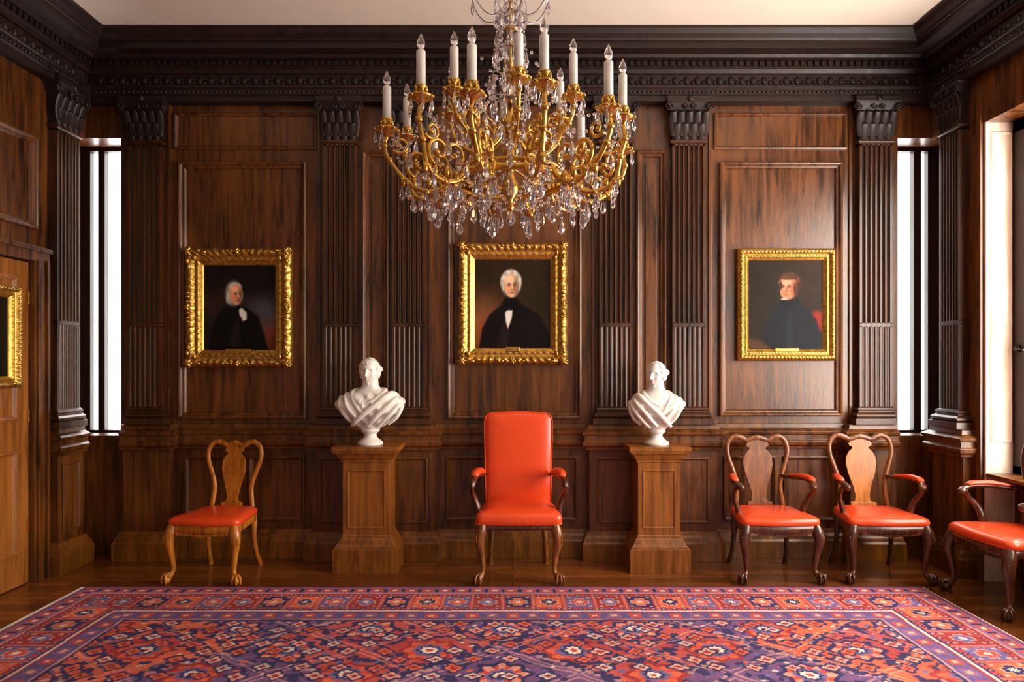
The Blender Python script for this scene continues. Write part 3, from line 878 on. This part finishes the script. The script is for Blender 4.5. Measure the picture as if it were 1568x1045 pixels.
def cabriole(m, x, y, z, sx, foot=(0.03, -.03), mi=0, s=1.0):
    fx, fy = foot
    pts = [(x, y, z), (x+sx*.012, y-.012, z-.05), (x+sx*.02, y-.022, z-.11), (x+sx*.008, y-.008, z-.2), (x-sx*.002, y+.002, z-.29), (x+sx*.002, y-.004, .075), (x+sx*fx*.6, y+fy*.7, .045)]
    m.tube(pts, [.03, .038, .033, .022, .0165, .015, .02], seg=14, mi=mi, n=5)
    m.ell((x+sx*.026, y-.032, z-.075), (.022, .018, .04), mi, 10, 7)
    for k in (-1, 0, 1): m.ell((x+sx*.03+k*.012, y-.045, z-.085-.01*abs(k)), (.006, .006, .03), mi, 8, 6)
    bx, by = x+sx*fx, y+fy
    m.ell((bx, by, .03), (.029, .029, .029), mi, 14, 9)
    for a in (-2.2, -1.2, -.2 if sx > 0 else -3.0, 1.6):
        c, n_ = math.cos(a), math.sin(a)
        m.tube([(x+sx*.01, y-.01, .07), (bx+c*.022, by+n_*.022, .062), (bx+c*.033, by+n_*.033, .036), (bx+c*.03, by+n_*.03, .006)], [.010, .010, .009, .005], seg=8, mi=mi, n=3)

def nails(m, outline, z, k=1.0, mi=0, step=3):
    for p in outline[::step]: m.ell((p[0]*k, p[1]*k, z), (.004, .004, .004), mi, 6, 4)

def qa_chair(name, loc, rz, wd, arms, wood2=None, H=.95, splat_mat=None, sc=1.0):
    e = empty(name, loc, math.radians(rz)); e.scale = (sc, sc, sc)
    wood2 = wood2 or wd
    wf, wb, yf, yb = .52, .40, -.25, .20
    if arms: wf, wb = .56, .44
    zs = .40
    ol = rounded_trap(wf, wb, yf, yb, .07, 8, .02)
    m = MB(); cushion(m, ol, [(.008, zs-.005), (0, zs), (-.002, zs+.02), (.004, zs+.035), (.02, zs+.046), (.06, zs+.055), (.12, zs+.06), (.2, zs+.062)], lambda a, b, c: (a, b, c)); m.obj('seat', [LEATHER], e)
    m = MB(); cushion(m, ol, [(.012, zs-.055), (.006, zs-.05), (.006, zs-.002), (.03, zs)], lambda a, b, c: (a, b, c)); 
    m.prism([(-.2, 0), (.2, 0), (.17, -.02), (.07, -.022), (0, -.035), (-.07, -.022), (-.17, -.02)], lambda a, b: (a, yf+.0, zs-.05+b), lambda a, b: (a, yf+.02, zs-.05+b))
    m.obj('seat_rail', [wood2], e)
    m = MB()
    for sx in (-1, 1): cabriole(m, sx*(wf/2-.045), yf+.03, zs-.005, sx)
    m.obj('front_legs', [wood2], e)
    m = MB()
    for sx in (-1, 1):
        x = sx*(wb/2-.03)
        m.tube([(x, yb-.02, zs+.03), (x, yb-.022, zs-.08), (x+sx*.004, yb-.03, .22), (x+sx*.012, yb-.005, .1), (x+sx*.02, yb+.03, .02), (x+sx*.02, yb+.035, 0)], [(.02, .02), (.024, .024), (.018, .018), (.016, .016), (.02, .02), (.021, .021)], seg=10, n=5)
    m.obj('rear_legs', [wood2], e)
    lean = lambda z: yb-.02+(z-zs)*.11
    K = (H-.45)/.5
    def bp(x, z): zz = .45+(z-.45)*K; return (x, lean(zz), zz)
    m = MB()
    hw = .5*(wb)-.01
    pr = [(hw-.03, .41), (hw-.042, .5), (hw-.05, .6), (hw-.025, .70), (hw+.008, .80), (hw+.014, .87), (hw-.004, .925), (hw-.045, .952), (hw-.09, .945), (hw-.13, .925), (hw-.165, .935), (0, .945)]
    full = [bp(-a, b) for a, b in pr]+[bp(a, b) for a, b in pr[-2::-1]]
    rad = [(.018, .014)]*6+[(.019, .013)]*2+[(.021, .012)]*3+[(.022, .013)]
    rad = rad+rad[-2::-1]
    m.tube(full, rad, seg=10, up=(0, 1, 0), n=5)
    m.obj('back_frame', [wd], e)
    m = MB()
    k = 1.22 if arms else 1.0
    half = [(.062, .45), (.06, .47), (.045, .485), (.042, .52), (.05, .57), (.066, .63), (.082, .69), (.09, .75), (.086, .80), (.07, .835), (.052, .855), (.048, .868), (.064, .876), (.072, .89), (.062, .905), (.06, .93), (.062, .945)]
    out = [(a*k, b) for a, b in half]+[(-a*k, b) for a, b in half[::-1]]
    m.prism(out, lambda a, b: tuple(Vector(bp(a, b))+Vector((0, -.006, 0))), lambda a, b: tuple(Vector(bp(a, b))+Vector((0, .008, 0))))
    m.box(-.075*k, .075*k, yb-.035, yb-.005, zs+.03, zs+.075)
    m.obj('splat', [splat_mat or wd], e, bevel=.002)
    if arms:
        m = MB(); pd = MB()
        for sx in (-1, 1):
            xb = hw-.035
            a0 = bp(xb, .665); 
            arm = [(sx*a0[0], a0[1], .665), (sx*(xb+.03), yb-.07, .665), (sx*(xb+.075), yb-.17, .675), (sx*(xb+.095), yb-.27, .672), (sx*(xb+.085), yb-.34, .655), (sx*(xb+.07), yb-.37, .635)]
            m.tube(arm, [(.015, .013), (.017, .013), (.02, .014), (.022, .015), (.024, .017), (.02, .02)], seg=10, up=(0, 0, 1), n=5)
            m.ell((sx*(xb+.075), yb-.355, .64), (.026, .024, .024)); 
            pd.tube([(arm[1][0], arm[1][1], .682), (arm[2][0], arm[2][1], .693), (arm[3][0], arm[3][1], .69), (sx*(xb+.09), yb-.31, .68)], [(.018, .008), (.027, .016), (.028, .016), (.02, .008)], seg=12, up=(0, 0, 1), n=5)
            m.tube([(sx*(xb+.088), yb-.33, .645), (sx*(xb+.10), yb-.30, .60), (sx*(xb+.085), yb-.25, .54), (sx*(xb+.058), yb-.235, .47), (sx*(xb+.05), yb-.235, .38)], [(.015, .02), (.014, .019), (.016, .022), (.02, .026), (.02, .026)], seg=10, up=(0, 1, 0), n=5)
        m.obj('arms', [wood2], e); pd.obj('arm_pads', [LEATHER], e)
    return e

qa_chair('side_chair', (-2.09, 4.87, 0), -4, W_CHL, False, W_CHL, H=.91)
qa_chair('armchair', (1.83, 4.88, 0), 0, W_CHM, True, W_CHD, H=.95)
qa_chair('armchair', (2.58, 4.87, 0), -4, W_CHM, True, W_CHD, H=.96, splat_mat=W_CHL)
qa_chair('armchair', (3.125, 4.24, 0), -88, W_CHD, True, W_CHD, H=.965, sc=1.03)

def master_chair(loc, rz):
    e = empty('upholstered_armchair', loc, math.radians(rz))
    zs = .41; yf, yb = -.25, .22
    ol = rounded_trap(.60, .50, yf, yb, .06, 8, .012)
    I = lambda a, b, c: (a, b, c)
    m = MB(); cushion(m, ol, [(.01, zs-.012), (0, zs-.005), (-.003, zs+.02), (0, zs+.045), (.008, zs+.06), (.03, zs+.075), (.08, zs+.088), (.15, zs+.095), (.24, zs+.097)], I); m.obj('seat', [LEATHER], e)
    m = MB(); cushion(m, ol, [(.02, zs-.045), (.008, zs-.04), (.008, zs-.01)], I)
    m.obj('seat_rail', [W_CHD], e)
    m = MB(); nails(m, ol, zs-.004, 1.003, 0, 2); m.obj('brass_nails', [BRASS], e)
    def arc(cx, cz, r, a0, a1, n=8): return [(cx+r*math.cos(a0+(a1-a0)*i/n), cz+r*math.sin(a0+(a1-a0)*i/n)) for i in range(n+1)]
    o2 = [(-.235, .46), (-.1, .46), (.1, .46), (.235, .46), (.24, .6), (.244, .75), (.248, .9), (.25, 1.02)]
    o2 += arc(.19, 1.07, .06, 0, PI/2)
    o2 += [(.1, 1.137), (0, 1.14), (-.1, 1.137)]
    o2 += arc(-.19, 1.07, .06, PI/2, PI)
    o2 += [(-.25, 1.02), (-.248, .9), (-.244, .75), (-.24, .6)]
    def fb(a, b, c): return (a, .175+(b-.46)*.09-c, b)
    m = MB(); cushion(m, o2, [(.02, -.035), (0, -.03), (-.003, 0), (0, .018), (.012, .03), (.04, .04), (.09, .046), (.16, .05), (.22, .051)], fb); m.obj('back', [LEATHER], e)
    m = MB()
    pip = [fb(a, b, .022) for a, b in o2]; pip = [(p[0]*1.005, p[1], p[2]) for p in pip]; pip.append(pip[0])
    m.tube(pip, .005, seg=6); m.obj('piping', [LEATHER], e)
    m = MB()
    for sx in (-1, 1): cabriole(m, sx*.245, yf+.03, zs-.005, sx, foot=(.028, -.03))
    m.obj('front_legs', [W_CHM], e)
    m = MB()
    for sx in (-1, 1):
        x = sx*.19
        m.tube([(x, yb-.03, zs), (x, yb-.03, .3), (x+sx*.01, yb-.03, .2), (x+sx*.015, yb-.005, .1), (x+sx*.02, yb+.03, .02), (x+sx*.02, yb+.035, 0)], [.026, .024, .02, .018, .021, .022], seg=10, n=5)
    m.obj('rear_legs', [W_CHM], e)
    m = MB(); pd = MB()
    for sx in (-1, 1):
        arm = [(sx*.245, .19, .685), (sx*.262, .1, .69), (sx*.29, -.02, .705), (sx*.308, -.10, .70), (sx*.318, -.155, .675), (sx*.325, -.175, .645)]
        m.tube(arm, [(.016, .014), (.018, .014), (.021, .015), (.023, .016), (.025, .02), (.02, .02)], seg=10, up=(0, 0, 1), n=5)
        sp = [(sx*(.318), -.165+.03*(1-.75*k/20)*math.cos(k*.55+1.2), .652+.03*(1-.75*k/20)*math.sin(k*.55+1.2)) for k in range(21)]
        m.tube(sp, [(.022, .008)]*21, seg=8, up=(1, 0, 0)); m.ell((sx*.325, -.165, .652), (.026, .018, .018))
        pd.tube([(sx*.255, .14, .70), (sx*.272, .07, .722), (sx*.288, 0, .732), (sx*.302, -.08, .728), (sx*.308, -.115, .712)], [(.02, .01), (.033, .024), (.036, .025), (.033, .023), (.02, .01)], seg=14, up=(0, 0, 1), n=5)
        m.tube([(sx*.318, -.155, .665), (sx*.325, -.12, .61), (sx*.305, -.085, .55), (sx*.283, -.085, .48), (sx*.276, -.085, .38)], [(.017, .022), (.015, .02), (.017, .024), (.022, .03), (.02, .03)], seg=10, up=(0, 1, 0), n=5)
    m.obj('arms', [W_CHD], e); pd.obj('arm_pads', [LEATHER], e)
master_chair((.042, 4.87, 0), 0)

# ------------------------------------------------------------------ chandelier
def chandelier(cx, cy):
    DZ = .022
    e = empty('chandelier', (cx, cy, DZ))
    ZT = ZC-DZ
    g = MB(); cn = MB(); cr = MB(); bl = MB()
    def drop(x, y, z, L, r, bead=True):
        if bead: 
            cr.ell((x, y, z), (r*.45, r*.45, r*.45), 0, 6, 4); z -= r*.5
        a0 = random.random()*3; n = 6
        prof = [(.001, 0), (r*.45, -L*.18), (r, -L*.62), (r*.75, -L*.82), (.001, -L)]
        cr.loops([[(x+q*math.cos(a0+2*PI*i/n), y+q*math.sin(a0+2*PI*i/n), z+dz) for i in range(n)] for q, dz in prof], 0, False)
    def bead(x, y, z, r): cr.ell((x, y, z), (r, r, r), 0, 6, 4)
    def P(a, r, z): return (r*math.cos(a), r*math.sin(a), z)
    def cup(a, R, z, hc):
        x, y, _ = P(a, R, 0)
        g.lathe([(.006, z-.03), (.012, z-.02), (.02, z-.01), (.046, z+.004), (.05, z+.012), (.044, z+.012), (.018, z+.008), (.013, z+.02), (.017, z+.03), (.023, z+.045), (.026, z+.052), (.02, z+.054)], x, y, 0, 14)
        for k in range(6):
            b = a+k*PI/3; g.ell((x+.022*math.cos(b), y+.022*math.sin(b), z+.035), (.008, .008, .016), 0, 6, 4)
            g.ell((x+.046*math.cos(b), y+.046*math.sin(b), z+.006), (.012, .012, .008), 0, 6, 4)
        cn.lathe([(.0185, z+.045), (.018, z+.05+hc), (.015, z+.054+hc), (.007, z+.056+hc)], x, y, 0, 14)
        bl.lathe([(.006, 0), (.010, .005), (.0165, .02), (.0155, .034), (.008, .052), (.0015, .066)], x, y, z+.054+hc, 12)
        for k in range(6):
            b = a+k*2*PI/6; drop(x+.047*math.cos(b), y+.047*math.sin(b), z-.002, .048+.014*(k % 2), .009)
    def spiral(a, r0, z0, R, turns, dirn, ph, th=.006, side=0):
        pts = []
        n = 22
        for k in range(n):
            t = k/(n-1); rr = R*(1-.78*t); an = ph+dirn*turns*2*PI*t
            pts.append(P(a+side*t*.05, r0+rr*math.cos(an), z0+rr*math.sin(an)))
        g.tube(pts, [th*(1-.3*k/(n-1)) for k in range(n)], seg=6, up=(math.sin(a), -math.cos(a), 0))
        g.ell(pts[-1], (th*1.6,)*3, 0, 6, 4)
    N = 12
    for i in range(N):
        a = PI/N+2*PI*i/N
        hi = .035*(i % 2)
        R = .535-.045*(i % 2); zc = 2.45+hi*1.6
        path = [P(a, .24, 2.30), P(a, .29, 2.235), P(a, .37, 2.21), P(a, .455, 2.25), P(a, R-.01, 2.33+hi*.6), P(a, R+.01, 2.39+hi), P(a, R, zc-.02)]
        g.tube(path, [.013, .012, .011, .011, .010, .010, .010], seg=8, n=5, up=(math.sin(a), -math.cos(a), 0))
        for pp in path[1:6]: g.ell(pp, (.016, .016, .016), 0, 8, 5)
        spiral(a, .40, 2.325, .062, 1.1, 1, -1.2, .010); spiral(a, .325, 2.33, .055, 1.0, -1, -2.2, .009)
        spiral(a, R-.055, 2.40, .04, 1.1, -1, -.6, .008)
        for q in (.31, .36, .42, .47):
            g.ell(P(a, q, 2.245+.02*math.sin(q*60)), (.014, .014, .028), 0, 6, 5)
        cup(a, R, zc, .135)
        for q, L in ((.30, .055), (.37, .075), (.45, .065)):
            drop(*P(a+.06, q, 2.20 if q < .4 else 2.235), L, .014)
            if q > .3: drop(*P(a-.09, q+.02, 2.195 if q < .4 else 2.235), L*.85, .012)
        drop(*P(a, .34, 2.17), .075, .018)
        b = a+2*PI/N
        for k in range(1, 10):
            t = k/10; sag = .10*math.sin(PI*t)
            p0 = Vector(P(a, R-.02, zc-.02)); p1 = Vector(P(b, .535-.045*((i+1) % 2)-.02, 2.45+.056*((i+1) % 2)-.02)); q = p0.lerp(p1, t); bead(q.x, q.y, q.z-sag, .008)
        q = Vector(P(a+PI/N, .47, 2.34)); drop(q.x, q.y, q.z, .07, .016)
        drop(*P(a+PI/N, .40, 2.30), .07, .014)
        if i % 2: drop(*P(a+PI/N*.6, .33, 2.42), .07, .013)
        if i % 2 == 0:
            for k in range(1, 14):
                t = k/14; p0 = Vector(P(a, .10, 2.86)); p1 = Vector(P(a, R-.04, zc+.0)); q = p0.lerp(p1, t); bead(q.x, q.y, q.z-.12*math.sin(PI*t), .008)
        for k in range(0, 9):
            t = k/9; bead(*P(a, .24*math.cos(t*PI/2)+.02, 2.27-.10*math.sin(t*PI/2)), .008)
        drop(*P(a+PI/N, .25, 2.245), .09, .018)
        if i % 2: drop(*P(a, .17, 2.18), .07, .015)
    M = 6
    for i in range(M):
        a = PI/2+.12+2*PI*i/M
        path = [P(a, .03, 2.50), P(a, .10, 2.42), P(a, .19, 2.43), P(a, .27, 2.50), P(a, .295, 2.57), P(a, .29, 2.60)]
        g.tube(path, [.012, .011, .010, .009, .009, .009], seg=8, n=5, up=(math.sin(a), -math.cos(a), 0))
        for pp in path[1:5]: g.ell(pp, (.015, .015, .018), 0, 8, 5)
        spiral(a, .20, 2.51, .05, 1.1, 1, -1.2, .008); spiral(a, .12, 2.50, .04, 1.0, -1, -2.2, .007)
        cup(a, .29, 2.60, .135)
        for q in (.12, .18, .24): drop(*P(a+.1, q, 2.40+(.05 if q > .2 else 0)), .065, .013)
        for q in (.16, .24): drop(*P(a-.3, q, 2.46), .065, .013)
    for R, z, h in ((.25, 2.275, .014), (.235, 2.31, .008)):
        g.loops([[P(2*PI*i/64, R+dr, z+dz) for i in range(64)] for dr, dz in ((-.006, -h), (.006, -h), (.011, 0), (.006, h), (-.006, h), (-.006, -h))], 0, True, False, False)
    for i in range(24): g.ell(P(2*PI*i/24, .26, 2.278), (.009, .009, .012), 0, 6, 4)
    for i in range(6):
        a = 2*PI*i/6; g.tube([P(a, .02, 2.34), P(a, .12, 2.33), P(a, .24, 2.29)], .007, seg=6, n=4)
    g.lathe([(.003, 2.14), (.012, 2.15), (.018, 2.165), (.01, 2.18), (.014, 2.2), (.035, 2.23), (.04, 2.26), (.02, 2.29), (.016, 2.33), (.028, 2.36), (.034, 2.40), (.02, 2.44), (.014, 2.48), (.03, 2.51), (.034, 2.54), (.016, 2.57), (.012, 2.62)], 0, 0, 0, 18)
    g.lathe([(.006, 2.6), (.006, 3.15), (.008, 3.3)], 0, 0, 0, 10)
    cr.lathe([(.012, 2.62), (.03, 2.64), (.045, 2.68), (.05, 2.72), (.03, 2.76), (.018, 2.78), (.03, 2.80), (.042, 2.84), (.036, 2.88), (.018, 2.91), (.014, 2.94), (.03, 2.96), (.038, 2.99), (.02, 3.03), (.013, 3.06), (.035, 3.08), (.035, 3.10), (.012, 3.12)], 0, 0, 0, 10, smooth=False)
    for z, R, L, n in ((2.86, .07, .08, 10), (2.74, .09, .08, 10), (3.02, .06, .07, 8), (2.64, .08, .08, 10), (2.94, .06, .07, 8)):
        g.lathe([(.01, z), (R*.5, z+.002), (R*.5+.003, z+.006), (.01, z+.010)], 0, 0, 0, 20)
        for i in range(n):
            a = 2*PI*i/n; cr.tube([P(a, R*.45, z), P(a, R*.8, z+.008), P(a, R, z)], .003, seg=5); drop(*P(a, R, z-.002), L, .012)
    for i in range(8):
        a = PI/8+2*PI*i/8
        cr.tube([P(a, .02, 3.06), P(a, .06, 3.0), P(a, .12, 3.0), P(a, .17, 3.06), P(a, .185, 3.13), P(a, .15, 3.17), P(a, .12, 3.14)], .006, seg=6, n=4, up=(math.sin(a), -math.cos(a), 0))
        drop(*P(a, .185, 3.12), .07, .010)
    z = 3.28; k = 0
    while z < ZT-.07:
        pts = []
        for i in range(13):
            t = 2*PI*i/12; w_, h_ = .013*math.cos(t), .026*math.sin(t)
            pts.append((w_, 0, z+.02+h_) if k % 2 == 0 else (0, w_, z+.02+h_))
        g.tube(pts, .004, seg=6, up=(0, 1, 0) if k % 2 == 0 else (1, 0, 0)); z += .038; k += 1
    g.lathe([(.012, ZT-.09), (.02, ZT-.07), (.05, ZT-.03), (.07, ZT-.005), (.07, ZT)], 0, 0, 0, 20)
    cr.lathe([(.001, 2.08), (.018, 2.095), (.024, 2.11), (.016, 2.13), (.004, 2.14)], 0, 0, 0, 8, smooth=False)
    g.obj('gilt_frame_and_arms', [BRASS], e); cn.obj('candle_tubes', [CANDLE], e); cr.obj('crystal_drops', [CRYSTAL], e); bl.obj('flame_bulbs', [CRYSTAL], e)
chandelier(-.01, 3.0)

# ------------------------------------------------------------------ world, camera
w = bpy.data.worlds.new('world'); SC.world = w; w.use_nodes = True
bg = w.node_tree.nodes['Background']; bg.inputs[0].default_value = (1.0, 0.86, 0.72, 1); bg.inputs[1].default_value = 0.26
cam = bpy.data.cameras.new('camera'); co = bpy.data.objects.new('camera', cam); COL.objects.link(co)
co.location = (0, 0, 1.5); co.rotation_euler = (PI/2, 0, 0)
cam.lens = 24.0; cam.sensor_width = 36; cam.shift_x = -.0006; cam.shift_y = .0219; cam.clip_start = .05
SC.camera = co
SC.view_settings.view_transform = 'Standard'
SC.view_settings.exposure = 0.0
